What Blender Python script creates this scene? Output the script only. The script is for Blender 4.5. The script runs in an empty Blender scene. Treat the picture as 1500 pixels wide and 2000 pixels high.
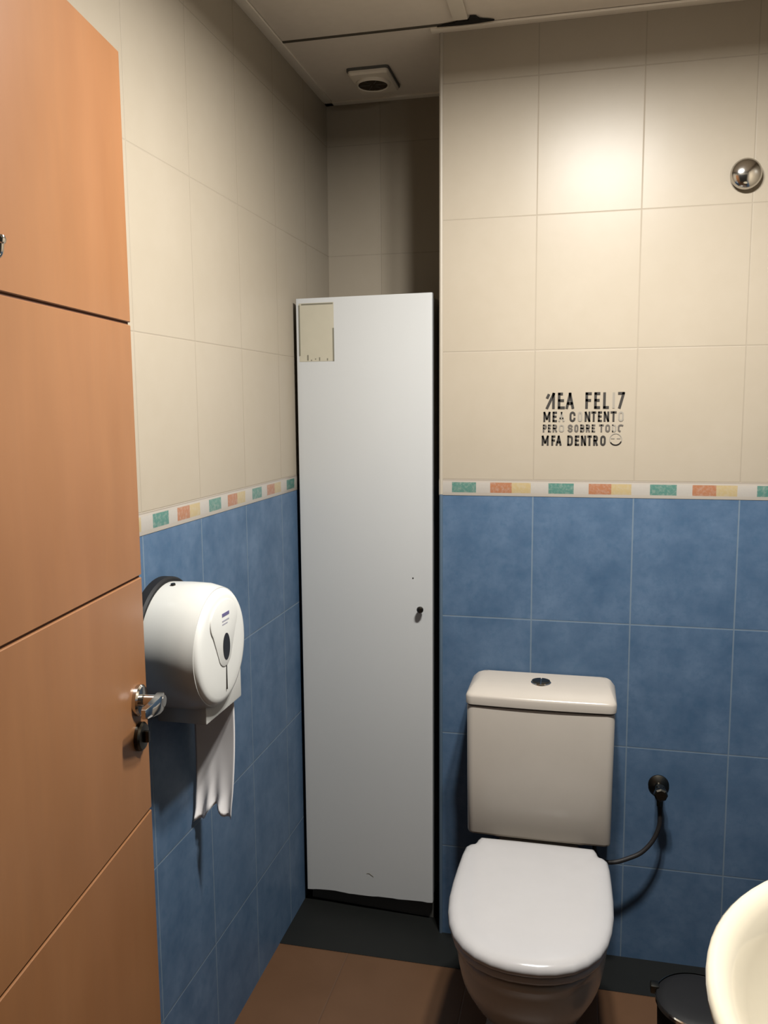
import bpy, bmesh, math, random
from mathutils import Vector, Matrix
random.seed(4)
PI = math.pi
SC = bpy.context.scene
COL = SC.collection

# ------------------------------------------------------------------ camera
cam_d = bpy.data.cameras.new('camera'); cam = bpy.data.objects.new('camera', cam_d); COL.objects.link(cam)
YAW, PIT, ROL = -0.2313, -0.1242, -0.0079
fw = Vector((math.sin(YAW)*math.cos(PIT), math.cos(YAW)*math.cos(PIT), math.sin(PIT)))
rt = fw.cross(Vector((0, 0, 1))).normalized(); up = rt.cross(fw)
r2 = rt*math.cos(ROL) + up*math.sin(ROL); u2 = -rt*math.sin(ROL) + up*math.cos(ROL)
m = Matrix((r2, u2, -fw)).transposed().to_4x4(); m.translation = Vector((0.1265, -2.2179, 1.4812))
cam.matrix_world = m
cam_d.sensor_fit = 'VERTICAL'; cam_d.sensor_height = 36.0; cam_d.sensor_width = 27.0
cam_d.lens = 1662.1*36.0/2000.0
cam_d.clip_start = 0.02
SC.camera = cam

# ------------------------------------------------------------------ world, light, exposure
w = bpy.data.worlds.new('world'); SC.world = w; w.use_nodes = True
w.node_tree.nodes['Background'].inputs[0].default_value = (1.0, .85, .68, 1)
w.node_tree.nodes['Background'].inputs[1].default_value = 0.03
SC.view_settings.view_transform = 'Standard'; SC.view_settings.look = 'None'
SC.view_settings.gamma = 1.0; SC.view_settings.use_curve_mapping = False
SC.view_settings.exposure = 0.0
LAMP = (0.17, -0.86)          # ceiling lamp centre
LAMP_H = 0.07                # depth of the two lamp housings
LAMP_W = 36.0                 # watts per lamp
LAMP_COL = (1.0, 0.985, 0.945)
LAMP_SPREAD = math.radians(180)

# ------------------------------------------------------------------ helpers
def link(name, bm, mat, parent=None, smooth=35):
    bmesh.ops.recalc_face_normals(bm, faces=bm.faces)
    me = bpy.data.meshes.new(name); bm.to_mesh(me); bm.free()
    if smooth:
        for p in me.polygons: p.use_smooth = True
        me.set_sharp_from_angle(angle=math.radians(smooth))
    me.materials.append(mat)
    o = bpy.data.objects.new(name, me); COL.objects.link(o)
    if parent is not None: o.parent = parent
    return o
def tag(o, label, cat, group=None):
    o['label'] = label; o['category'] = cat
    if group: o['group'] = group
    return o
def thing(name, label, cat, loc=(0, 0, 0), rotz=0):
    o = bpy.data.objects.new(name, None); COL.objects.link(o); o.empty_display_size = .05
    o.location = loc; o.rotation_euler = (0, 0, rotz)
    return tag(o, label, cat)
def struct(name, bm, mat, smooth=35):
    o = link(name, bm, mat, None, smooth); o['kind'] = 'structure'; return o
def BM(): return bmesh.new()
def box(bm, x0, x1, y0, y1, z0, z1, bev=0, seg=2):
    r = bmesh.ops.create_cube(bm, size=1.0)
    for v in r['verts']:
        v.co = Vector(((x0+x1)/2 + v.co.x*(x1-x0), (y0+y1)/2 + v.co.y*(y1-y0), (z0+z1)/2 + v.co.z*(z1-z0)))
    if bev:
        es = {e for v in r['verts'] for e in v.link_edges}
        bmesh.ops.bevel(bm, geom=list(es), offset=bev, segments=seg, profile=.6, affect='EDGES')
    return bm
def loft(bm, rings, cap0=True, cap1=True, closed=True):
    vs = [[bm.verts.new(p) for p in r] for r in rings]
    n = len(rings[0])
    for a, b in zip(vs, vs[1:]):
        for i in range(n if closed else n-1):
            j = (i+1) % n
            bm.faces.new((a[i], a[j], b[j], b[i]))
    if cap0: bm.faces.new(list(reversed(vs[0])))
    if cap1: bm.faces.new(vs[-1])
    return bm
def frame(axis):
    a = Vector(axis).normalized()
    t = Vector((0, 0, 1)) if abs(a.z) < .9 else Vector((1, 0, 0))
    u = a.cross(t).normalized(); return a, u, a.cross(u)
def lathe(bm, org, axis, prof, n=40, cap0=True, cap1=True):
    """prof: (distance along axis, radius)"""
    a, u, v = frame(axis); o = Vector(org)
    rings = [[o + a*h + (u*math.cos(2*PI*i/n) + v*math.sin(2*PI*i/n))*max(r, 1e-5) for i in range(n)] for h, r in prof]
    return loft(bm, rings, cap0, cap1)
def tube(bm, pts, rad, n=14):
    pts = [Vector(p) for p in pts]
    rings = []; prev = None
    for i, p in enumerate(pts):
        d = (pts[min(i+1, len(pts)-1)] - pts[max(i-1, 0)]).normalized()
        if prev is None: _, u, _ = frame(d)
        else: u = (prev - d*prev.dot(d)).normalized()
        prev = u; v = d.cross(u)
        r = rad[i] if isinstance(rad, (list, tuple)) else rad
        rings.append([p + (u*math.cos(2*PI*k/n) + v*math.sin(2*PI*k/n))*r for k in range(n)])
    return loft(bm, rings)
def catmull(P, k=8):
    P = [Vector(p) for p in P]; Q = [P[0]*2-P[1]] + P + [P[-1]*2-P[-2]]; out = []
    for i in range(1, len(Q)-2):
        for s in range(k):
            t = s/k
            out.append(.5*((2*Q[i]) + (Q[i+1]-Q[i-1])*t + (2*Q[i-1]-5*Q[i]+4*Q[i+1]-Q[i+2])*t*t + (3*Q[i]-Q[i-1]-3*Q[i+1]+Q[i+2])*t**3))
    out.append(P[-1]); return out

# ------------------------------------------------------------------ node materials
def newmat(name):
    mt = bpy.data.materials.new(name); mt.use_nodes = True
    nt = mt.node_tree; return mt, nt, nt.nodes['Principled BSDF']
class G:
    def __init__(s, nt): s.nt = nt
    def sock(s, node, i, v):
        if hasattr(v, 'is_output'): s.nt.links.new(v, node.inputs[i])
        elif v is not None: node.inputs[i].default_value = v
    def m(s, op, a, b=None, c=None, clamp=False):
        n = s.nt.nodes.new('ShaderNodeMath'); n.operation = op; n.use_clamp = clamp
        for i, v in enumerate((a, b, c)): s.sock(n, i, v)
        return n.outputs[0]
    def xyz(s):
        t = s.nt.nodes.new('ShaderNodeTexCoord'); x = s.nt.nodes.new('ShaderNodeSeparateXYZ')
        s.nt.links.new(t.outputs['Object'], x.inputs[0]); return t.outputs['Object'], x.outputs
    def mix(s, f, a, b, mode='MIX'):
        n = s.nt.nodes.new('ShaderNodeMix'); n.data_type = 'RGBA'; n.blend_type = mode
        s.sock(n, 0, f); s.sock(n, 6, a); s.sock(n, 7, b); return n.outputs[2]
    def noise(s, vec, scale, detail=3, rough=.55, scalevec=None):
        if scalevec:
            mp = s.nt.nodes.new('ShaderNodeMapping'); s.nt.links.new(vec, mp.inputs[0]); mp.inputs['Scale'].default_value = scalevec; vec = mp.outputs[0]
        n = s.nt.nodes.new('ShaderNodeTexNoise'); n.inputs['Scale'].default_value = scale
        n.inputs['Detail'].default_value = detail; n.inputs['Roughness'].default_value = rough
        s.nt.links.new(vec, n.inputs['Vector']); return n.outputs[0]
    def rng(s, v, a, b, c, d):
        n = s.nt.nodes.new('ShaderNodeMapRange'); s.nt.links.new(v, n.inputs[0])
        for i, q in enumerate((a, b, c, d)): n.inputs[i+1].default_value = q
        return n.outputs[0]
    def white(s, a, b):
        c = s.nt.nodes.new('ShaderNodeCombineXYZ'); s.sock(c, 0, a); s.sock(c, 1, b)
        n = s.nt.nodes.new('ShaderNodeTexWhiteNoise'); n.noise_dimensions = '3D'; s.nt.links.new(c.outputs[0], n.inputs[0]); return n.outputs[0]
    def bump(s, h, strength, dist, bsdf):
        n = s.nt.nodes.new('ShaderNodeBump'); n.inputs['Strength'].default_value = strength; n.inputs['Distance'].default_value = dist
        s.nt.links.new(h, n.inputs['Height']); s.nt.links.new(n.outputs[0], bsdf.inputs['Normal'])
ALB = 0.6
def rgb(*c): return (c[0]*ALB, c[1]*ALB, c[2]*ALB, 1)
def plain(name, col, rough=.5, metal=0, spec=.5, noise=0, nscale=20, coat=0):
    mt, nt, b = newmat(name); g = G(nt)
    b.inputs['Roughness'].default_value = rough; b.inputs['Metallic'].default_value = metal
    b.inputs['Specular IOR Level'].default_value = spec
    if coat: b.inputs['Coat Weight'].default_value = coat; b.inputs['Coat Roughness'].default_value = .05
    vec, _ = g.xyz(); f = g.noise(vec, nscale, 3)
    k = noise if noise else .03
    if metal: col = [c/ALB for c in col]
    else: b.inputs['Specular IOR Level'].default_value = spec*.65
    nt.links.new(g.mix(f, rgb(*[c*(1-k) for c in col]), rgb(*[c*(1+k) for c in col])), b.inputs['Base Color'])
    return mt

Z0, BH, HB, HU, TW = 1.2474, 0.0402, 0.328, 0.330, 0.25   # border bottom, border height, blue and cream tile heights, tile width
CREAM = (.40, .345, .27); BLUE = (.082, .142, .236)
def tile_wall(name, axis, off):
    """cream tiles above the border line, mottled blue tiles below; columns start at off on the axis"""
    mt, nt, b = newmat(name); g = G(nt); vec, x = g.xyz()
    u = g.m('ADD', x[axis], 50*TW - off); z = x[2]
    col_i = g.m('FLOOR', g.m('DIVIDE', u, TW)); fu = g.m('MULTIPLY', g.m('FRACT', g.m('DIVIDE', u, TW)), TW)
    du = g.m('MINIMUM', fu, g.m('SUBTRACT', TW, fu))
    upv = g.m('GREATER_THAN', z, Z0 + BH*.5)
    zu = g.m('SUBTRACT', z, Z0+BH-10*HU); zb = g.m('SUBTRACT', z, Z0-10*HB)
    def d(zz, H):
        f = g.m('MULTIPLY', g.m('FRACT', g.m('DIVIDE', zz, H)), H)
        return g.m('MINIMUM', f, g.m('SUBTRACT', H, f)), g.m('FLOOR', g.m('DIVIDE', zz, H))
    dzu, ru = d(zu, HU); dzb, rb = d(zb, HB)
    gu = g.m('MINIMUM', du, dzu); gb = g.m('MINIMUM', du, dzb)
    GW = .0012
    mu = g.rng(gu, GW*.7, GW*1.6, 1, 0); mb = g.rng(gb, GW*1.1, GW*1.9, 1, 0)
    # cream: soft clouds
    n1 = g.noise(vec, 5, 4); n2 = g.noise(vec, 28, 4)
    rnd = g.white(col_i, g.m('ADD', ru, 31.7))
    cr = g.mix(n1, rgb(CREAM[0]*.94, CREAM[1]*.93, CREAM[2]*.90), rgb(*[min(1, c*1.05) for c in CREAM]))
    cr = g.mix(g.rng(n2, .35, .7, 0, .25), cr, rgb(CREAM[0]*.92, CREAM[1]*.90, CREAM[2]*.86))
    cr = g.mix(g.m('MULTIPLY', rnd, .18), cr, rgb(CREAM[0]*.93, CREAM[1]*.93, CREAM[2]*.93))
    cr = g.mix(g.m('MULTIPLY', mu, .30), cr, rgb(.22, .18, .13))
    # blue: darker cloudy blotches and a worn look
    c1 = g.noise(vec, 9, 6, .65); c2 = g.noise(vec, 45, 5, .7)
    rnb = g.white(col_i, rb)
    bl = g.mix(g.rng(c1, .3, .7, 0, 1), rgb(BLUE[0]*.66, BLUE[1]*.74, BLUE[2]*.78), rgb(BLUE[0]*1.42, BLUE[1]*1.26, BLUE[2]*1.16))
    bl = g.mix(g.rng(c2, .48, .70, 0, .5), bl, rgb(BLUE[0]*.55, BLUE[1]*.75, BLUE[2]*.80))
    bl = g.mix(g.m('MULTIPLY', rnb, .15), bl, rgb(BLUE[0]*1.1, BLUE[1]*.98, BLUE[2]*.9))
    bl = g.mix(g.m('MULTIPLY', mb, .62), bl, rgb(.20, .25, .29))
    nt.links.new(g.mix(upv, bl, cr), b.inputs['Base Color'])
    mk = g.m('ADD', g.m('MULTIPLY', upv, mu), g.m('MULTIPLY', g.m('SUBTRACT', 1, upv), mb))
    und = g.noise(vec, 7, 1)
    h = g.m('ADD', g.m('MULTIPLY', mk, -1), g.m('MULTIPLY', und, .5))
    g.bump(h, .35, .0012, b)
    rg = g.m('ADD', g.m('MULTIPLY', upv, -.08), .44)
    nt.links.new(g.m('ADD', rg, g.m('MULTIPLY', mk, .3), clamp=True), b.inputs['Roughness'])
    b.inputs['Specular IOR Level'].default_value = .18
    return mt
def border_mat(name, axis, off):
    mt, nt, b = newmat(name); g = G(nt); vec, x = g.xyz()
    f = g.m('FRACT', g.m('DIVIDE', g.m('ADD', x[axis], 50*TW-off), TW))
    cr = nt.nodes.new('ShaderNodeValToRGB'); cr.color_ramp.interpolation = 'CONSTANT'
    W = rgb(.42, .385, .34); stops = [(0, W), (.155, rgb(.085, .20, .165)), (.41, W), (.555, rgb(.36, .155, .08)), (.78, rgb(.43, .33, .17)), (.975, W)]
    e = cr.color_ramp.elements; e[0].position = 0; e[0].color = W; e[1].position = stops[1][0]; e[1].color = stops[1][1]
    for p, c in stops[2:]: q = e.new(p); q.color = c
    nt.links.new(f, cr.inputs[0])
    zf = g.m('DIVIDE', g.m('SUBTRACT', x[2], Z0), BH)
    edge = g.m('MAXIMUM', g.rng(zf, .80, .84, 0, 1), g.rng(zf, .13, .17, 1, 0))
    thin = g.rng(g.m('ABSOLUTE', g.m('SUBTRACT', zf, .955)), .02, .04, 1, 0)
    n = g.noise(vec, 120, 4, .7)
    c = g.mix(g.rng(n, .45, .7, 0, .35), cr.outputs[0], rgb(.45, .42, .37))
    c = g.mix(edge, c, rgb(.42, .375, .32)); c = g.mix(g.m('MULTIPLY', thin, .6), c, rgb(.2, .16, .12))
    nt.links.new(c, b.inputs['Base Color']); b.inputs['Roughness'].default_value = .18
    return mt
def floor_mat():
    mt, nt, b = newmat('terracotta tiles'); g = G(nt); vec, x = g.xyz()
    def d(s, off, T):
        f = g.m('MULTIPLY', g.m('FRACT', g.m('DIVIDE', g.m('ADD', s, 20*T-off), T)), T); return g.m('MINIMUM', f, g.m('SUBTRACT', T, f))
    mk = g.rng(g.m('MINIMUM', d(x[0], -.472, .33), d(x[1], -.145, .33)), .001, .0025, 1, 0)
    n = g.noise(vec, 6, 5); n2 = g.noise(vec, 60, 3)
    c = g.mix(g.rng(n, .3, .7, 0, 1), rgb(.095, .042, .015), rgb(.118, .055, .023)); c = g.mix(g.m('MULTIPLY', n2, .2), c, rgb(.16, .08, .037))
    c = g.mix(g.m('MULTIPLY', mk, .5), c, rgb(.09, .05, .03))
    nt.links.new(c, b.inputs['Base Color']); b.inputs['Roughness'].default_value = .45; g.bump(g.m('MULTIPLY', mk, -1), .4, .001, b)
    return mt
def wood_mat():
    mt, nt, b = newmat('beech veneer'); g = G(nt); vec, x = g.xyz()
    f1 = g.noise(vec, 10, 4, .6, (1, 6, .25)); f2 = g.noise(vec, 60, 3, .6, (1, 4, .06)); f3 = g.noise(vec, 3, 2, .5, (1, 2, .6))
    c = g.mix(g.rng(f1, .3, .7, 0, 1), rgb(.25, .105, .038), rgb(.30, .133, .051))
    c = g.mix(g.rng(f2, .4, .75, 0, .35), c, rgb(.24, .11, .046)); c = g.mix(g.rng(f3, .4, .7, 0, .3), c, rgb(.36, .165, .08))
    nt.links.new(c, b.inputs['Base Color']); b.inputs['Roughness'].default_value = .38; b.inputs['Specular IOR Level'].default_value = .4
    return mt

M = dict(
    wallx=tile_wall('tiles across', 0, 0.0), wally=tile_wall('tiles along', 1, -.5476),
    bx=border_mat('border tiles across', 0, 0.0), by=border_mat('border tiles along', 1, -.5476),
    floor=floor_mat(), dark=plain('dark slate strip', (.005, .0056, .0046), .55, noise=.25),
    ceil=plain('ceiling board', (1.0, .90, .77), .9, noise=.05, nscale=40),
    tbar=plain('white painted metal', (1.05, .96, .82), .5), black=plain('black void', (.012, .010, .008), .9),
    wood=wood_mat(), groove=plain('dark groove', (.10, .035, .012), .8), paint=plain('plain plaster', (.30, .27, .22), .8),
    chrome=plain('chrome', (.55, .53, .50), .12, 1), darkmetal=plain('darkened metal', (.07, .065, .055), .32, 1),  # dark metal; its tone paints in dark reflections on valve and flush buttons
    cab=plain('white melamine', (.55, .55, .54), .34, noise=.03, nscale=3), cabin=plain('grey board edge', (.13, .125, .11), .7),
    note=plain('aged paper', (.47, .43, .33), .7, noise=.06, nscale=30), tape=plain('yellowed tape', (.19, .175, .13), .5),
    porc=plain('porcelain', (.485, .435, .375), .22), seat=plain('white seat plastic', (.485, .468, .462), .16),
    basin=plain('cream porcelain', (.72, .64, .49), .10, coat=.3), plast=plain('white plastic', (.60, .59, .55), .24), cover=plain('white cover plastic', (.76, .75, .705), .26),
    binp=plain('matt black plastic', (.010, .010, .011), .6, spec=.3), blackp=plain('black plastic', (.012, .013, .018), .35), navy=plain('violet print', (.16, .14, .30), .5), grayp=plain('grey print', (.45, .44, .50), .5),
    paper=plain('tissue paper', (1.15, 1.10, 1.08), .9), vinyl=plain('black vinyl', (.030, .025, .020), .5),
    faint=plain('worn vinyl residue', (.27, .24, .195), .6), mid=plain('half worn vinyl', (.10, .085, .07), .6), vent=plain('off white vent plastic', (1.0, .90, .75), .5),
)

# ------------------------------------------------------------------ the setting
XL, XR, YF, YR, XC, ZC = -.6693, .82, -1.70, .4288, -.2436, 2.3985
struct('floor', box(BM(), XL-.1, XR+.1, -3.2, YR+.1, -.1, 0), M['floor'], 0)
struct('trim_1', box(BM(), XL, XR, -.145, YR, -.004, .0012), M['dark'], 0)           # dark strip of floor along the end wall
struct('wall_left', box(BM(), XL-.1, XL, YF-.12, YR+.1, -.1, 2.6), M['wally'], 0)
struct('wall_right', box(BM(), XR, XR+.1, YF-.12, .1, -.1, 2.6), M['wally'], 0)
struct('wall_back', box(BM(), XC, XR+.1, 0, YR+.1, -.1, 2.6), M['wallx'], 0)
struct('wall_recess', box(BM(), XL-.1, XC, YR, YR+.1, -.1, 2.6), M['wallx'], 0)
bm = BM(); box(bm, XL-.1, -.50, YF-.12, YF, -.1, 2.6); box(bm, .76, XR+.1, YF-.12, YF, -.1, 2.6); box(bm, -.50, .76, YF-.12, YF, 2.07, 2.6)
struct('wall_front', bm, M['paint'], 0)
struct('trim_2', box(BM(), XC-.002, XR, -.0010, .001, Z0-.002, Z0+BH, .0004), M['bx'])     # coloured border tiles
struct('trim_3', box(BM(), XL-.001, XL+.0010, YF, YR, Z0-.002, Z0+BH, .0004), M['by'])
bm = BM(); tube(bm, [(XC+.0035, .0008, Z0), (XC+.0035, .0008, ZC)], .0052, 10); struct('trim_4', bm, plain('cream corner bead', (.40, .35, .28), .5))
bm = BM(); tube(bm, [(XC+.0035, .0008, 0), (XC+.0035, .0008, Z0)], .0048, 10); struct('trim_11', bm, plain('blue corner bead', (.085, .125, .17), .5))
# suspended ceiling: board, wall angles, cross bars, a dark opening where the boards meet
bm = BM()
box(bm, XL-.1, -.1975, -.031+.0, YR+.1, ZC+.004, ZC+.03)        # board over the recess
box(bm, XL-.1, -.1935, YF-.1, -.036, ZC+.006, ZC+.03)           # long board, left
box(bm, -.1795, XR+.1, YF-.1, -.010, ZC+.006, ZC+.03)           # long board, right
box(bm, XL-.1, XR+.1, YF-.1, YR+.1, ZC+.10, ZC+.2)
struct('ceiling', bm, M['ceil'], 0)
struct('trim_5', box(BM(), XL, XL+.026, YF, YR, ZC-.001, ZC+.0045, .001), M['tbar'])
struct('trim_6', box(BM(), XL, XC, YR-.026, YR, ZC-.001, ZC+.0045, .001), M['tbar'])
struct('trim_7', box(BM(), XC-.02, XR, -.024, 0, ZC-.001, ZC+.0045, .001), M['tbar'])
struct('trim_8', box(BM(), -.2005, -.166, YF, -.062, ZC-.002, ZC+.005, .001), M['tbar'])
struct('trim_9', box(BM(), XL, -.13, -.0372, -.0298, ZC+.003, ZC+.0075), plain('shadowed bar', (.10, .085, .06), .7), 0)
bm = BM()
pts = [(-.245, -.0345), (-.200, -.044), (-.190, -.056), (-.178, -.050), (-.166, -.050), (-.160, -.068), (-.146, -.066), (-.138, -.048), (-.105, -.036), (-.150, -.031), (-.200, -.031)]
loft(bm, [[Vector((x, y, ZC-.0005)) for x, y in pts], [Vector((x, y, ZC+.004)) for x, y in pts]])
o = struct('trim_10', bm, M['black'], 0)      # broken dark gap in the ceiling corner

# ------------------------------------------------------------------ ceiling lamp (just out of the frame above)
lamp = thing('ceiling_light', 'surface-mounted twin downlight on the ceiling in front of the toilet', 'light', (LAMP[0], LAMP[1], ZC))
bm = BM(); box(bm, -.15, .15, -.08, .08, -.012, .004, .003); link('mounting_plate', bm, M['tbar'], lamp)
em, nt, b = newmat('glowing diffuser'); b.inputs['Emission Color'].default_value = (LAMP_COL[0], LAMP_COL[1], LAMP_COL[2], 1); b.inputs['Emission Strength'].default_value = 95
for s in (-1, 1):
    bm = BM(); lathe(bm, (s*.07, 0, -.010), (0, 0, -1), [(0, .058), (LAMP_H-.012, .058), (LAMP_H-.010, .056), (LAMP_H-.010, .053), (LAMP_H-.030, .051)], 36, True, False); link('can', bm, M['tbar'], lamp)
    bm = BM(); lathe(bm, (s*.07, 0, -LAMP_H+.006), (0, 0, -1), [(-.010, .051)] + [(.026*math.sin(i*PI/16), .051*math.cos(i*PI/16)) for i in range(9)], 32); link('diffuser', bm, em, lamp)
    L = bpy.data.lights.new('lamp_glow', 'AREA'); L.shape = 'DISK'; L.size = .096; L.energy = LAMP_W; L.color = LAMP_COL; L.spread = LAMP_SPREAD
    lo = bpy.data.objects.new('lamp_glow', L); COL.objects.link(lo); lo.parent = lamp; lo.location = (s*.07, 0, -LAMP_H-.024)

# ------------------------------------------------------------------ room door, open against the left wall
HX, HY = -.588, -.952
ddir = Vector((.1291, -.9916, 0)).normalized()
DR = thing('wooden_door', 'open beech veneer door with dark horizontal grooves beside the left wall', 'door', (HX, HY, 0), 0)
DR.rotation_euler = (0, 0, math.atan2(ddir.y, ddir.x))       # local +x runs from the free edge to the hinges, local +y faces the room
DW, DH = .72, 2.029
grooves = [.381, .795, 1.203, 1.615]
bm = BM(); zs = [.008] + grooves + [DH]; gh = .0022
for i in range(5):
    z0 = zs[i] + (gh if i else 0); z1 = zs[i+1] - (gh if i < 4 else 0)
    box(bm, 0, DW, -.038, 0, z0, z1, .0012, 1)
link('leaf', bm, M['wood'], DR)
bm = BM()
for z in grooves: box(bm, .001, DW-.001, -.036, -.004, z-gh-.002, z+gh+.002)
link('groove', bm, M['groove'], DR, 0)
bm = BM(); lathe(bm, (.040, 0, 1.002), (0, 1, 0), [(0, .026), (.006, .026), (.009, .023), (.010, .012)], 36)
rz = link('handle_rosette', bm, M['chrome'], DR); rz['label'] = 'round chrome rosette'
bm = BM(); lathe(bm, (.040, .008, 1.002), (0, 1, 0), [(0, .0105), (.034, .0100), (.038, .0095)], 24)
def sec(x, hy, hz, cy, cz): return [Vector((x, cy+hy*a, cz+hz*c)) for a, c in ((-1, -.8), (-.8, -1), (.8, -1), (1, -.8), (1, .8), (.8, 1), (-.8, 1), (-1, .8))]
loft(bm, [sec(.028, .0065, .013, .036, 1.000), sec(.040, .0075, .0145, .038, 1.000), sec(.060, .0070, .013, .039, 1.000), sec(.080, .006, .011, .038, 1.001), sec(.100, .0055, .009, .036, 1.002), sec(.104, .0035, .007, .035, 1.002)])
link('lever_handle', bm, M['chrome'], DR)
bm = BM(); lathe(bm, (.040, 0, .940), (0, 1, 0), [(0, .024), (.006, .024), (.009, .021), (.010, .010)], 32)
box(bm, .036, .044, .006, .018, .930, .950, .003)
link('privacy_turn', bm, M['darkmetal'], DR)
for z in (.25, 1.05, 1.80):
    bm = BM(); lathe(bm, (DW+.004, .004, z-.04), (0, 0, 1), [(0, .006), (.08, .006)], 16); link('hinge', bm, M['chrome'], DR)
# coat hook on the door, cut by the left side of the picture
hx, hz = .410, 1.656
bm = BM(); lathe(bm, (hx, 0, hz), (0, 1, 0), [(0, .023), (.003, .023), (.0055, .020)], 32)
hk = tag(link('coat_hook', bm, M['chrome'], None), 'chrome coat hook on the upper part of the wooden door, cut by the frame', 'hook')
hk.matrix_world = DR.matrix_basis
bm = BM(); tube(bm, catmull([(hx+.004, .004, hz-.004), (hx+.004, .013, hz-.006), (hx+.004, .019, hz-.001), (hx+.004, .021, hz+.010)]), .004, 12)
lathe(bm, (hx+.004, .021, hz+.008), (0, .1, 1), [(0, .003), (.002, .0055), (.006, .006), (.010, .004), (.011, .001)], 18)
link('prong', bm, M['chrome'], hk)

# ------------------------------------------------------------------ tall cabinet in the recess
CB = thing('tall_cabinet', 'tall narrow white cabinet standing in the corner recess', 'cabinet', (-.462, .066, 0), math.radians(-4.0))
hw = .1935
bm = BM()
T = .016
box(bm, -hw+.004, -hw+.004+T, .004, .30, .076, 1.765); box(bm, hw-.004-T, hw-.004, .004, .30, .076, 1.765)
box(bm, -hw+.004+T, hw-.004-T, .004, .30, 1.749, 1.765); box(bm, -hw+.004+T, hw-.004-T, .29, .30, .076, 1.749); box(bm, -hw+.004+T, hw-.004-T, .004, .29, .076, .092)
link('carcass', bm, M['cab'], CB, 0)
bm = BM(); box(bm, -hw+.005, hw-.005, .012, .29, .0012, .076); link('plinth', bm, M['cabin'], CB, 0)
# door: bottom edge worn and uneven
bm = BM(); n = 26
xs = [-hw + 2*hw*i/n for i in range(n+1)]
def zb(t): return .042 + .023*t + .005*math.exp(-((t-.16)/.12)**2) + random.uniform(-.0010, .0010)
zbv = [zb(i/n) for i in range(n+1)]
ft = [bm.verts.new((x, -.018, 1.775)) for x in xs]; fb = [bm.verts.new((x, -.018, z)) for x, z in zip(xs, zbv)]
bt = [bm.verts.new((x, 0, 1.775)) for x in xs]; bb = [bm.verts.new((x, 0, z)) for x, z in zip(xs, zbv)]
for i in range(n):
    bm.faces.new((fb[i], fb[i+1], ft[i+1], ft[i])); bm.faces.new((bb[i+1], bb[i], bt[i], bt[i+1]))
    bm.faces.new((ft[i], ft[i+1], bt[i+1], bt[i])); bm.faces.new((fb[i+1], fb[i], bb[i], bb[i+1]))
bm.faces.new((fb[0], ft[0], bt[0], bb[0])); bm.faces.new((ft[n], fb[n], bb[n], bt[n]))
es = [e for e in bm.edges if len(e.link_faces) == 2 and e.calc_face_angle(0) > 1.2 and min(v.co.z for v in e.verts) > .1 or (abs(e.verts[0].co.x-e.verts[1].co.x) < 1e-5 and abs(e.verts[0].co.z-e.verts[1].co.z) > 1 and abs(abs(e.verts[0].co.x)-hw) < 1e-4)]
bmesh.ops.bevel(bm, geom=es, offset=.0035, segments=3, affect='EDGES', profile=.6)
cd = link('door', bm, M['cab'], CB)
YD = -.018
bm = BM(); lathe(bm, (.163, YD, .926), (0, -1, 0), [(0, .004), (.008, .0045), (.011, .0085), (.017, .0095), (.021, .007), (.022, .001)], 24)
k = link('knob', bm, M['darkmetal'], cd); k['label'] = 'small dark metal knob'
bm = BM(); lathe(bm, (.139, YD, 1.010), (0, -1, 0), [(0, .0022), (.0006, .0018)], 12); link('screw_hole', bm, M['darkmetal'], cd)
bm = BM(); box(bm, -.184, -.082, YD-.0006, YD, 1.604, 1.762); nt_ = link('paper_notice', bm, M['note'], cd, 0); nt_['label'] = 'faded cream notice taped to the top corner'
bm = BM()
bm.free()
for q in ((-.176, -.084, 1.757, 1.7605), (-.1845, -.181, 1.62, 1.757), (-.0855, -.0815, 1.604, 1.693)):
    bm = BM(); box(bm, q[0], q[1], YD-.0012, YD-.0006, q[2], q[3]); link('tape_edge', bm, M['tape'], cd, 0)
bm = BM(); box(bm, -.161, -.157, YD-.0012, YD-.0006, 1.607, 1.622, .0004)
for i, x in enumerate((-.150, -.138, -.126, -.114, -.103)): box(bm, x, x+.003, YD-.0010, YD-.0006, 1.606+(i % 2)*.003, 1.609+(i % 3)*.003)
link('printed_mark', bm, M['tape'], cd, 0)
bm = BM()
tube(bm, [(-.005, YD, .122), (.003, YD-.0004, .124), (.011, YD-.0004, .119), (.016, YD, .115)], .0008, 6); link('scratch', bm, M['tape'], cd)

# ------------------------------------------------------------------ extractor vent in the ceiling
VN = thing('ceiling_vent', 'round-mouthed off-white extractor vent in the ceiling above the cabinet', 'vent', (-.474, .248, ZC), math.radians(0))
bm = BM()
def rrect(hx_, hy_, r, z, n=6):
    out = []
    for cx, cy, a0 in ((hx_-r, hy_-r, 0), (-hx_+r, hy_-r, PI/2), (-hx_+r, -hy_+r, PI), (hx_-r, -hy_+r, 1.5*PI)):
        for i in range(n+1):
            a = a0 + PI/2*i/n; out.append(Vector((cx+r*math.cos(a), cy+r*math.sin(a), z)))
    return out
loft(bm, [rrect(.057, .078, .010, -.003), rrect(.057, .078, .010, -.009), rrect(.053, .074, .010, -.014), rrect(.046, .060, .02, -.016)], True, True)
link('housing', bm, M['vent'], VN)
bm = BM(); loft(bm, [rrect(.060, .081, .010, .006), rrect(.060, .081, .010, -.003)], True, True); link('shadow_gap', bm, M['cabin'], VN)  # dark oversized plate, painted-in shadow line around the vent housing
bm = BM(); lathe(bm, (0, -.010, -.014), (0, 0, -1), [(0, .049), (.006, .048), (.010, .044), (.008, .041)], 36, False, False); link('mouth_ring', bm, M['vent'], VN)
bm = BM(); lathe(bm, (0, -.010, -.0165), (0, 0, -1), [(0, .042), (.003, .041)], 36); link('grille', bm, plain('brown dusty grille', (.055, .034, .015), .8), VN)
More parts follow.
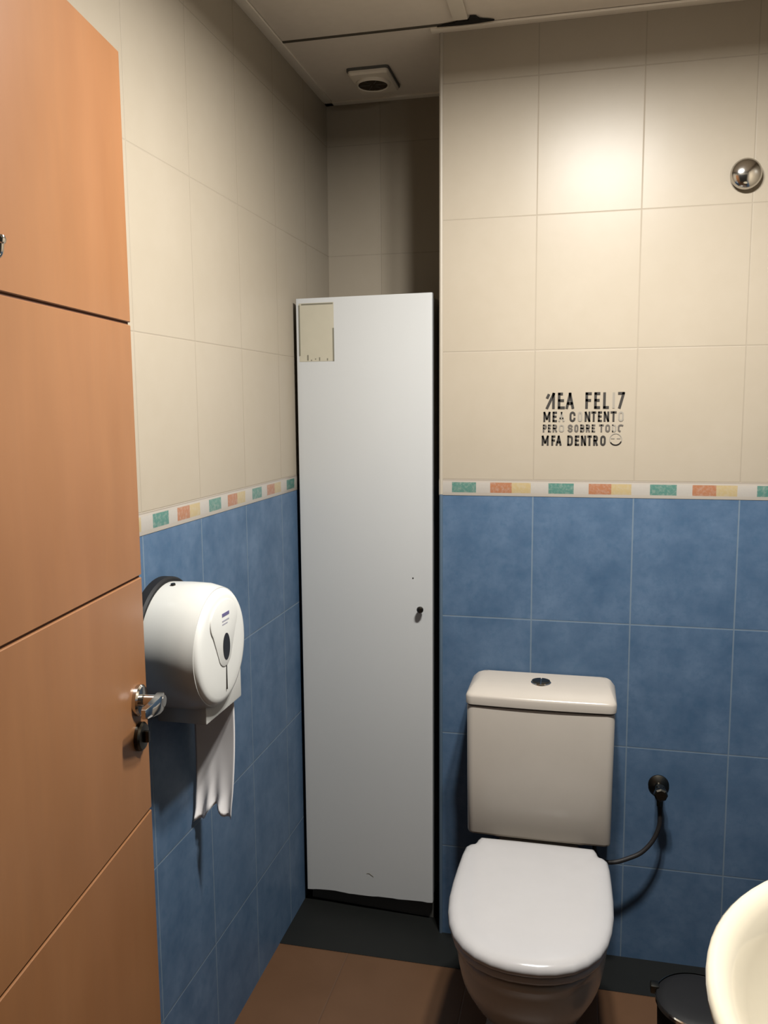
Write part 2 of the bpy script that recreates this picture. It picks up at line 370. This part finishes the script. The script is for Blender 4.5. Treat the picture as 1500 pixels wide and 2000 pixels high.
bm = BM()
for k_ in range(6):
    a = k_*PI/3; box_pts = [Vector((math.cos(a)*r, -.010+math.sin(a)*r, -.0202)) for r in (.008, .040)]
    tube(bm, box_pts, .0012, 6)
link('spoke', bm, M['cabin'], VN)

# ------------------------------------------------------------------ lettering on the cream tiles
WL = thing('wall_lettering', 'worn black vinyl lettering in four lines on the cream tiles above the toilet', 'sticker', (0, 0, 0))
def X(c): return .0195 + (1020+c/6.25-1058)*.001259
def Zc(c): return 1.510 - (720+c/6.25-767)*.001286
CURVE = {}
def arc(cx, cy, rx, ry, a0, a1, n=9): return [(cx+rx*math.cos(a0+(a1-a0)*i/n), cy+ry*math.sin(a0+(a1-a0)*i/n)) for i in range(n+1)]
def ob(t=.28):      # rounded condensed O
    return arc(.5, 1-t, .5, t, PI, 0) + arc(.5, t, .5, t, 0, -PI) + [(0, 1-t)]
GL = {
 'M': [[(0, 0), (0, 1)], [(0, 1), (.5, .25)], [(.5, .25), (1, 1)], [(1, 1), (1, 0)]],
 'E': [[(0, 0), (0, 1)], [(0, 1), (1, 1)], [(0, .52), (.85, .52)], [(0, 0), (1, 0)]],
 'F': [[(0, 0), (0, 1)], [(0, 1), (1, 1)], [(0, .52), (.85, .52)]],
 'A': [[(0, 0), (.5, 1)], [(.5, 1), (1, 0)], [(.2, .3), (.8, .3)]],
 'L': [[(0, 1), (0, 0)], [(0, 0), (1, 0)]], 'I': [[(.5, 0), (.5, 1)]],
 'Z': [[(0, 1), (1, 1)], [(1, 1), (0, 0)], [(0, 0), (1, 0)]],
 'z': [[(0, 1), (1, 1)], [(1, 1), (.15, 0)]],
 'C': [arc(.5, .72, .5, .28, 0, PI) + arc(.5, .28, .5, .28, PI, 2*PI)],
 'O': [ob()], 'N': [[(0, 0), (0, 1)], [(0, 1), (1, 0)], [(1, 0), (1, 1)]],
 'T': [[(0, 1), (1, 1)], [(.5, 1), (.5, 0)]],
 'P': [[(0, 0), (0, 1)], [(0, 1), (.6, 1)] + arc(.6, .75, .4, .25, PI/2, -PI/2) + [(0, .5)]],
 'R': [[(0, 0), (0, 1)], [(0, 1), (.6, 1)] + arc(.6, .75, .4, .25, PI/2, -PI/2) + [(0, .5)], [(.5, .5), (1, 0)]],
 'S': [arc(.5, .75, .5, .25, .2, 1.5*PI) + arc(.5, .25, .5, .25, PI/2, -PI+.2)],
 'B': [[(0, 0), (0, 1)], [(0, 1), (.55, 1)] + arc(.55, .75, .4, .25, PI/2, -PI/2) + [(0, .5)], [(.55, .5)] + arc(.55, .25, .45, .25, PI/2, -PI/2) + [(0, 0)]],
 'D': [[(0, 0), (0, 1)], [(0, 1), (.5, 1)] + arc(.5, .7, .5, .3, PI/2, 0) + arc(.5, .3, .5, .3, 0, -PI/2) + [(0, 0)]],
 'o': [arc(.55, .72, .5, .28, .9, PI) + arc(.55, .28, .5, .28, PI, PI*1.35)],                    # right side peeled away
 'e': [[(0, 0), (0, 1)], [(0, 1), (.55, 1)], [(0, .52), (.8, .52)], [(0, 0), (1, 0)]],           # short upper arm
 'm': [[(.28, 0), (1, 1)], [(1, 1), (1, 0)], [(.3, .75), (.42, .92)]],                             # only part of the M left
}
def stroke(bm, pts, wd, y=0.0):
    """one continuous raised band along a polyline"""
    P = [Vector((p[0], 0, p[1])) for p in pts]
    P = [p for i, p in enumerate(P) if i == 0 or (p-P[i-1]).length > 1e-6]
    closed = (P[0]-P[-1]).length < 1e-5 and len(P) > 3
    if closed: P.pop()
    n = len(P); L = []
    for i, p in enumerate(P):
        d0 = (p-P[i-1]) if (i or closed) else (P[1]-P[0]); d1 = (P[(i+1) % n]-p) if (i < n-1 or closed) else d0
        d0 = d0.normalized(); d1 = d1.normalized(); t = (d0+d1).normalized(); nr = Vector((-t.z, 0, t.x))
        k = wd/2/max(.6, t.dot(d1))
        e = Vector((0, 0, 0)) if closed or 0 < i < n-1 else t*wd*(.42 if i else -.42)
        L.append((p+e-nr*k, p+e+nr*k))
    q = [[bm.verts.new((v.x, yy, v.z)) for v, yy in ((a_, -.0002), (a_, -.0012), (b_, -.0012), (b_, -.0002))] for a_, b_ in L]
    for i in range(n if closed else n-1):
        a_, b_ = q[i], q[(i+1) % n]
        for k in range(3): bm.faces.new((a_[k], b_[k], b_[k+1], a_[k+1]))
    if not closed: bm.faces.new(q[0]); bm.faces.new(q[-1])
rows = [
 (290, 490, 'vinyl', .0042, [('m', 262, 392), ('e', 438, 520), ('A', 535, 630), ('F', 775, 845), ('E', 882, 948), ('L', 990, 1055), ('z', 1165, 1240)], [('I', 1095, 1130)]),
 (522, 648, 'vinyl', .0031, [('M', 262, 342), ('E', 375, 425), ('C', 585, 650), ('N', 770, 832), ('T', 848, 905), ('E', 930, 975), ('N', 1000, 1060), ('T', 1080, 1150)], [('A', 450, 515), ('O', 685, 735), ('O', 1175, 1235)]),
 (680, 775, 'mid', .0026, [('P', 256, 300), ('E', 320, 355), ('R', 378, 428), ('S', 565, 620), ('O', 645, 690), ('B', 717, 765), ('R', 787, 832), ('E', 857, 897), ('T', 945, 1000), ('O', 1022, 1075), ('o', 1170, 1240)], [('O', 455, 515), ('D', 1102, 1150)]),
 (815, 940, 'vinyl', .0031, [('M', 245, 325), ('F', 365, 410), ('A', 420, 485), ('D', 562, 625), ('E', 655, 705), ('N', 730, 787), ('T', 805, 858), ('R', 880, 930), ('O', 965, 1025)], []),
]
def letters(lst, mat, name, wd, top, bot):
    bm = BM()
    for ch, c0, c1 in lst:
        x0, x1 = X(c0)+wd/2*.7, X(c1)-wd/2*.7
        for st in GL[ch]: stroke(bm, [(x0+(x1-x0)*p[0], bot+(top-bot)*p[1]) for p in st], wd)
    link(name, bm, M[mat], WL, 0)
for zt, zbm, mt, wd, solid, fnt in rows:
    wd *= 1.55; top, bot = Zc(zt)-wd/2, Zc(zbm)+wd/2
    for l in solid: letters([l], mt, 'letter', wd, top, bot)
    for l in fnt: letters([l], 'faint', 'faded_letter', wd*.85, top, bot)
bmf = BM()
cx, cz, rr = X(1148), Zc(862), .0145
stroke(bmf, [(cx+rr*math.cos(a), cz+rr*math.sin(a)) for a in [PI*.0+i*2*PI/26 for i in range(27)]], .0018)
stroke(bmf, [(X(1095), Zc(850)), (X(1130), Zc(850))], .002); stroke(bmf, [(X(1165), Zc(850)), (X(1200), Zc(850))], .002)
link('smiley_face', bmf, M['faint'], WL, 0)
bm = BM(); stroke(bm, [(cx+rr*.98*math.cos(a), cz+rr*.98*math.sin(a)) for a in [PI*1.2+i*PI*.65/9 for i in range(10)]], .0030)
link('smiley_arc', bm, M['mid'], WL, 0)

# ------------------------------------------------------------------ chrome knob on the back wall
HK = thing('wall_hook', 'round chrome wall hook fixed high on the cream back wall', 'hook', (.4805, 0, 2.011))
bm = BM(); lathe(bm, (0, 0, 0), (0, -1, 0), [(0, .030), (.004, .030), (.007, .022), (.012, .016)], 36); link('base', bm, M['chrome'], HK)
bm = BM(); prof = [(.012, .014), (.013, .030)] + [(.014+.020*math.sin(a), .0355*math.cos(a)) for a in [i*PI/2/10 for i in range(11)]]
lathe(bm, (0, 0, 0), (0, -1, 0), prof, 44); link('cap', bm, M['chrome'], HK)

# ------------------------------------------------------------------ jumbo roll dispenser on the left wall
DY, DZ = -.745, 1.026
DP = thing('paper_dispenser', 'round white jumbo toilet roll dispenser on the blue left wall', 'dispenser', (XL, DY, DZ))
bm = BM(); lathe(bm, (0, 0, 0), (1, 0, 0), [(.0, .130), (.016, .130), (.020, .126), (.020, .10)], 64)
bp = link('back_plate', bm, M['binp'], DP); bp['label'] = 'black round wall plate'
bm = BM()
lathe(bm, (0, 0, 0), (1, 0, 0), [(.018, .110), (.018, .1205), (.060, .1215), (.095, .1205), (.112, .1165), (.122, .1135)], 72)
link('drum', bm, M['plast'], DP)
bm = BM(); box(bm, .010, .112, -.045, .125, -.142, -.055, .004); link('paper_chute', bm, M['plast'], DP)
bm = BM()
lathe(bm, (0, 0, 0), (1, 0, 0), [(.116, .1120), (.122, .1115), (.1265, .109), (.1295, .105), (.1312, .097), (.1325, .08), (.1335, .04), (.1338, .002)], 72)
link('front_cover', bm, M['cover'], DP)
# raised keyhole-shaped panel on the cover
bm = BM()
def panel(x, s): 
    out = []
    for a in [-.55+i*(PI+1.1)/24 for i in range(25)]: out.append(Vector((x, s*.062*math.cos(a), .052+s*.040*math.sin(a))))
    for a in [PI+.5+i*(PI-1.0)/12 for i in range(13)]: out.append(Vector((x, s*.030*math.cos(a), -.010+s*.028*math.sin(a))))
    return out
loft(bm, [panel(.131, 1.0), panel(.1348, .985), panel(.1353, .95)], False, True)
link('cover_panel', bm, M['cover'], DP)
bm = BM(); 
a_, u_, v_ = frame((1, 0, 0))
loft(bm, [[Vector((x, .004+.0155*math.cos(t), .000+.026*math.sin(t))) for t in [i*2*PI/36 for i in range(36)]] for x in (.132, .1362)])
link('sight_hole', bm, M['blackp'], DP)
bm = BM(); box(bm, .1320, .1346, .0035, .0065, -.086, -.036, .0008); link('level_slot', bm, M['darkmetal'], DP)
bm = BM()
for i in range(7): box(bm, .1350, .1360, -.012+i*.0048, -.0086+i*.0048, .060, .0665)
link('logo_print', bm, M['navy'], DP, 0)
bm = BM()
for i in range(9): box(bm, .1350, .1358, -.012+i*.0036, -.0094+i*.0036, .0500, .0530)
for i in range(7): box(bm, .1350, .1358, -.012+i*.0036, -.0094+i*.0036, .0440, .0465)
link('small_print', bm, M['grayp'], DP, 0)
bm = BM(); lathe(bm, (.040, -.018, .119), (0, -.15, 1), [(0, .005), (.004, .0045)], 14); link('key_lock', bm, M['darkmetal'], DP)
# hanging tissue
bm = BM(); nx, nz = 22, 34
x0, x1, ztop = -.662, -.570, .900
grid = []
for j in range(nz+1):
    t = j/nz; row = []
    for i in range(nx+1):
        s = i/nx
        zb_ = .622 + .030*math.exp(-((s-.52)/.20)**2) - .012*(1-s) + .0025*math.sin(s*23)
        z = ztop + (zb_-ztop)*t
        crumple = -t**7*(.007 + .006*math.sin(s*17+2.0)) + t**10*.0025*math.sin(s*29+t*30)
        y = -.634 + .007*math.sin(s*2.6+.3)*t + crumple + .004*math.sin(t*4)
        row.append(bm.verts.new((x0+(x1-x0)*s - .012*t*t*s, y, z)))
    grid.append(row)
for j in range(nz):
    for i in range(nx): bm.faces.new((grid[j][i], grid[j][i+1], grid[j+1][i+1], grid[j+1][i]))
o = tag(link('toilet_paper', bm, M['paper'], None, 60), 'loose end of white tissue hanging out of the wall dispenser', 'toilet paper')
md = o.modifiers.new('thickness', 'SOLIDIFY'); md.thickness = .0006

# ------------------------------------------------------------------ toilet
TX = .0335
TO = thing('toilet', 'white close-coupled toilet with closed lid against the blue tiled wall', 'toilet', (TX, 0, 0))
half = [(0, -.703), (.030, -.7015), (.062, -.694), (.095, -.678), (.122, -.655), (.145, -.623), (.160, -.585), (.169, -.542), (.1745, -.49), (.1755, -.43), (.174, -.37), (.1715, -.31), (.168, -.275), (.160, -.262)]
tabl = [(.150, -.2575), (.1455, -.2485), (.1435, -.238), (.138, -.224), (.05, -.221)]
def outline(h): return [Vector((x, y, 0)) for x, y in h] + [Vector((-x, y, 0)) for x, y in reversed(h[1:])]
def scaled(o_, s, z, cy=-.46, sy=None):
    sy = s if sy is None else sy
    return [Vector((p.x*s, cy+(p.y-cy)*sy, z)) for p in o_]
LO = outline(half+tabl)
def inset(o_, d, z, cx=0, cy=-.45):
    out = []
    for p in o_:
        v = Vector((p.x-cx, p.y-cy)); L_ = v.length; v = v*(1-d/L_) if L_ > d else v*0
        out.append(Vector((v.x+cx, v.y+cy, z)))
    return out
bm = BM(); LZ = .400
loft(bm, [inset(LO, .012, LZ-.002), inset(LO, .003, LZ), inset(LO, .000, LZ+.006), inset(LO, .001, LZ+.013), inset(LO, .005, LZ+.0185), inset(LO, .012, LZ+.0225), inset(LO, .025, LZ+.025), inset(LO, .06, LZ+.027), inset(LO, .13, LZ+.028)])
link('lid', bm, M['seat'], TO, 50)
bm = BM(); SO = outline(half)
loft(bm, [inset(SO, .016, .378), inset(SO, .009, .380), inset(SO, .006, .386), inset(SO, .008, .395), inset(SO, .015, .3975)])
link('seat', bm, M['seat'], TO, 50)
for s in (-1, 1):
    bm = BM(); lathe(bm, (s*.100-.02, -.232, .398), (1, 0, 0), [(0, .010), (.04, .010)], 16); link('hinge', bm, M['seat'], TO)
# bowl and pedestal: horizontal sections (z, half width, front y, back y)
def sect(z, hw_, yf, yb, pw=2.4, n=56):
    out = []; yc = yf + (yb-yf)*.52
    for i in range(n):
        t = 2*PI*i/n; c, s = math.cos(t), math.sin(t)
        xx = hw_*abs(c)**(2/pw)*(1 if c > 0 else -1)
        pp = pw if s < 0 else 4.0
        yy = (yc-yf if s < 0 else yb-yc)*abs(s)**(2/pp)*(1 if s > 0 else -1) + yc
        q = min(1, max(0, (yy+.36)/.20)); xx *= 1-.34*q*q*(3-2*q)
        out.append(Vector((xx, yy, z)))
    return out
bm = BM()
S = [(.0, .112, -.545, -.04), (.02, .109, -.540, -.04), (.06, .103, -.530, -.045), (.11, .102, -.528, -.05), (.15, .108, -.545, -.05), (.185, .124, -.582, -.05), (.22, .147, -.624, -.05),
     (.26, .162, -.654, -.05), (.30, .167, -.673, -.045), (.335, .170, -.682, -.04), (.352, .170, -.685, -.04), (.358, .173, -.691, -.04), (.368, .1735, -.692, -.04), (.373, .170, -.688, -.04), (.375, .160, -.680, -.05)]
loft(bm, [sect(*s) for s in S])
link('bowl', bm, M['porc'], TO, 60)
# cistern
def rr2(x0, x1, y0, y1, r, z, bow=0, n=7, rb=None):
    rb = r if rb is None else rb; out = []
    for cx, cy, a0, q in ((x1-rb, y1-rb, 0, rb), (x0+rb, y1-rb, PI/2, rb), (x0+r, y0+r, PI, r), (x1-r, y0+r, 1.5*PI, r)):
        for i in range(n+1):
            a = a0 + PI/2*i/n; out.append(Vector((cx+q*math.cos(a), cy+q*math.sin(a), z)))
    fr = []
    for k3 in range(1, 10):        # bowed front edge between the two front corners
        pass
    if bow:
        for p in out:
            if p.y < (y0+y1)/2: p.y -= bow*(1-((p.x-(x0+x1)/2)/((x1-x0)/2))**2)
    # densify the front edge so that it can bow
    i0 = 3*(n+1)-1
    a, b_ = out[i0], out[i0+1]; extra = []
    for k3 in range(1, 12):
        p = a.lerp(b_, k3/12)
        if bow: p.y = y0 - bow*(1-((p.x-(x0+x1)/2)/((x1-x0)/2))**2)
        extra.append(p)
    return out[:i0+1] + extra + out[i0+1:]
bm = BM()
loft(bm, [rr2(-.120, .120, -.130, -.040, .02, .374), rr2(-.122, .122, -.132, -.040, .02, .3935), rr2(-.172, .172, -.160, -.010, .016, .3935), rr2(-.177, .176, -.165, -.007, .016, .3965, .003), rr2(-.179, .177, -.167, -.006, .018, .402, .003), rr2(-.181, .178, -.168, -.005, .018, .55, .004),
          rr2(-.182, .180, -.168, -.005, .018, .728, .004), rr2(-.181, .179, -.167, -.005, .018, .733, .004), rr2(-.176, .174, -.163, -.008, .018, .734, .003)])
link('cistern', bm, M['porc'], TO, 50)
bm = BM()
loft(bm, [rr2(-.180, .178, -.166, -.006, .018, .7375, .005), rr2(-.184, .183, -.171, -.004, .018, .739, .006), rr2(-.1845, .1835, -.172, -.003, .018, .757, .006), rr2(-.183, .182, -.1705, -.004, .018, .7615, .006),
          rr2(-.180, .179, -.166, -.005, .018, .7655, .006), rr2(-.170, .172, -.125, -.006, .016, .7745, .004), rr2(-.160, .166, -.085, -.007, .014, .7775, .003), rr2(-.15, .155, -.05, -.015, .012, .778)])
link('cistern_lid', bm, M['porc'], TO, 50)
bm = BM(); lathe(bm, (-.002, -.082, .7745), (0, 0, 1), [(0, .026), (.004, .0255), (.0055, .0235)], 36); br = link('button_ring', bm, M['chrome'], TO)
for s in (-1, 1):
    bm = BM(); ring = lambda r, z: [Vector((-.002+s*(.0015+r*math.cos(a)), -.082+r*math.sin(a), z)) for a in [-PI/2+i*PI/14 for i in range(15)]]
    loft(bm, [ring(.0215, .778), ring(.0215, .7825), ring(.019, .7835)]); link('flush_button', bm, M['darkmetal'], TO)

# ------------------------------------------------------------------ angle valve and hose
VX, VZ = .333, .497
VV = thing('water_valve', 'metal angle valve, dark reflections in its colour, on the blue wall right of the toilet', 'valve', (VX, 0, VZ))
bm = BM(); lathe(bm, (0, 0, 0), (0, -1, 0), [(0, .026), (.004, .026), (.009, .018), (.012, .010), (.050, .010)], 32); link('escutcheon', bm, M['darkmetal'], VV)
bm = BM(); lathe(bm, (0, -.048, -.022), (0, 0, 1), [(0, .009), (.010, .010), (.014, .012), (.036, .012), (.040, .009)], 20); link('valve_body', bm, M['darkmetal'], VV)
bm = BM(); lathe(bm, (0, -.052, .004), (0, -1, 0), [(0, .006), (.008, .006), (.009, .017), (.022, .017), (.025, .013)], 8); link('valve_handle', bm, M['darkmetal'], VV, 20)
HP = [(.333, -.048, .480), (.335, -.048, .440), (.333, -.050, .405), (.318, -.055, .368), (.292, -.062, .338), (.262, -.068, .322), (.225, -.075, .310), (.192, -.08, .312), (.176, -.08, .335), (.173, -.08, .366)]
bm = BM(); tube(bm, catmull(HP, 8), .0058, 12)
hs = tag(link('water_hose', bm, plain('braided dark hose', (.014, .012, .012), .6, noise=.3, nscale=200), None), 'dark flexible hose curving from the wall valve to the cistern', 'hose')
bm = BM(); lathe(bm, (.333, -.048, .462), (0, 0, 1), [(0, .0085), (.014, .009)], 6); link('hose_nut', bm, M['darkmetal'], hs, 20)

# ------------------------------------------------------------------ wash basin on the right wall
SX, SY, SZ = .587, -1.353, .870
BA = thing('wash_basin', 'cream white porcelain wash basin on the right, cut by the frame', 'sink', (SX, SY, SZ))
A_, B_ = .324, .335
def bring(s, z, dx=0, lim=XR-SX-.003, fb=None):
    out = []
    for i in range(80):
        t = 2*PI*i/80; x = A_*s*math.cos(t)+dx; y = B_*s*math.sin(t)
        out.append(Vector((min(x, lim if fb is None else fb), y, z)))
    return out
bm = BM()
loft(bm, [bring(.28, -.20, .04), bring(.50, -.175, .03), bring(.74, -.125, .015), bring(.90, -.070), bring(.965, -.030), bring(.990, -.012), bring(1.0, -.004), bring(.997, .003), bring(.985, .007), bring(.962, .008),
          bring(.935, .005, 0, 0, .16), bring(.905, -.004, 0, 0, .150), bring(.87, -.022, 0, 0, .140), bring(.80, -.060, 0, 0, .125), bring(.66, -.100, 0, 0, .11), bring(.45, -.122, -.01, 0, .09), bring(.2, -.130, -.02), bring(.08, -.132, -.02)])
link('bowl', bm, M['basin'], BA, 60)
bm = BM(); lathe(bm, (-.02, 0, -.1335), (0, 0, 1), [(0, .030), (.004, .028), (.004, .018), (.001, .016)], 28); link('drain', bm, M['chrome'], BA)
bm = BM()
lathe(bm, (.190, 0, .004), (0, 0, 1), [(0, .026), (.006, .026), (.010, .021), (.075, .020), (.080, .016)], 24)
tube(bm, catmull([(.190, 0, .045), (.150, 0, .060), (.100, 0, .062), (.072, 0, .050), (.066, 0, .038)]), .0105, 14)
tube(bm, [(.190, 0, .082), (.155, 0, .105)], .006, 10)
link('tap', bm, M['chrome'], BA)
bm = BM(); loft(bm, [[Vector((.05+.075*math.cos(t)*q, .075*math.sin(t)*q, z)) for t in [i*2*PI/30 for i in range(30)]] for z, q in ((-SZ, 1.15), (-SZ+.05, 1.05), (-.55, .85), (-.19, 1.1))]); link('pedestal', bm, M['basin'], BA)

# ------------------------------------------------------------------ bin under the basin
BN = thing('waste_bin', 'small black round bin on the floor between toilet and wash basin', 'bin', (.385, -.470, 0))
bm = BM(); lathe(bm, (0, 0, 0), (0, 0, 1), [(0, .072), (.006, .076), (.012, .077), (.225, .084), (.232, .084)], 48); link('body', bm, M['binp'], BN)
bm = BM(); lathe(bm, (0, 0, .230), (0, 0, 1), [(0, .084), (.001, .0885), (.009, .0885), (.011, .086)], 48, False, False); rm = link('rim', bm, M['chrome'], BN); rm['label'] = 'thin shiny metal rim'
bm = BM(); lathe(bm, (0, 0, .238), (0, 0, 1), [(0, .086), (.002, .084), (.006, .070), (.008, .045), (.009, .002)], 48); link('lid', bm, M['binp'], BN)
bm = BM(); box(bm, -.022, .022, -.112, -.070, .008, .018, .003); link('pedal', bm, M['binp'], BN)
bm = BM(); box(bm, -.096, -.078, .018, .040, .226, .244, .003); link('hinge', bm, M['darkmetal'], BN)
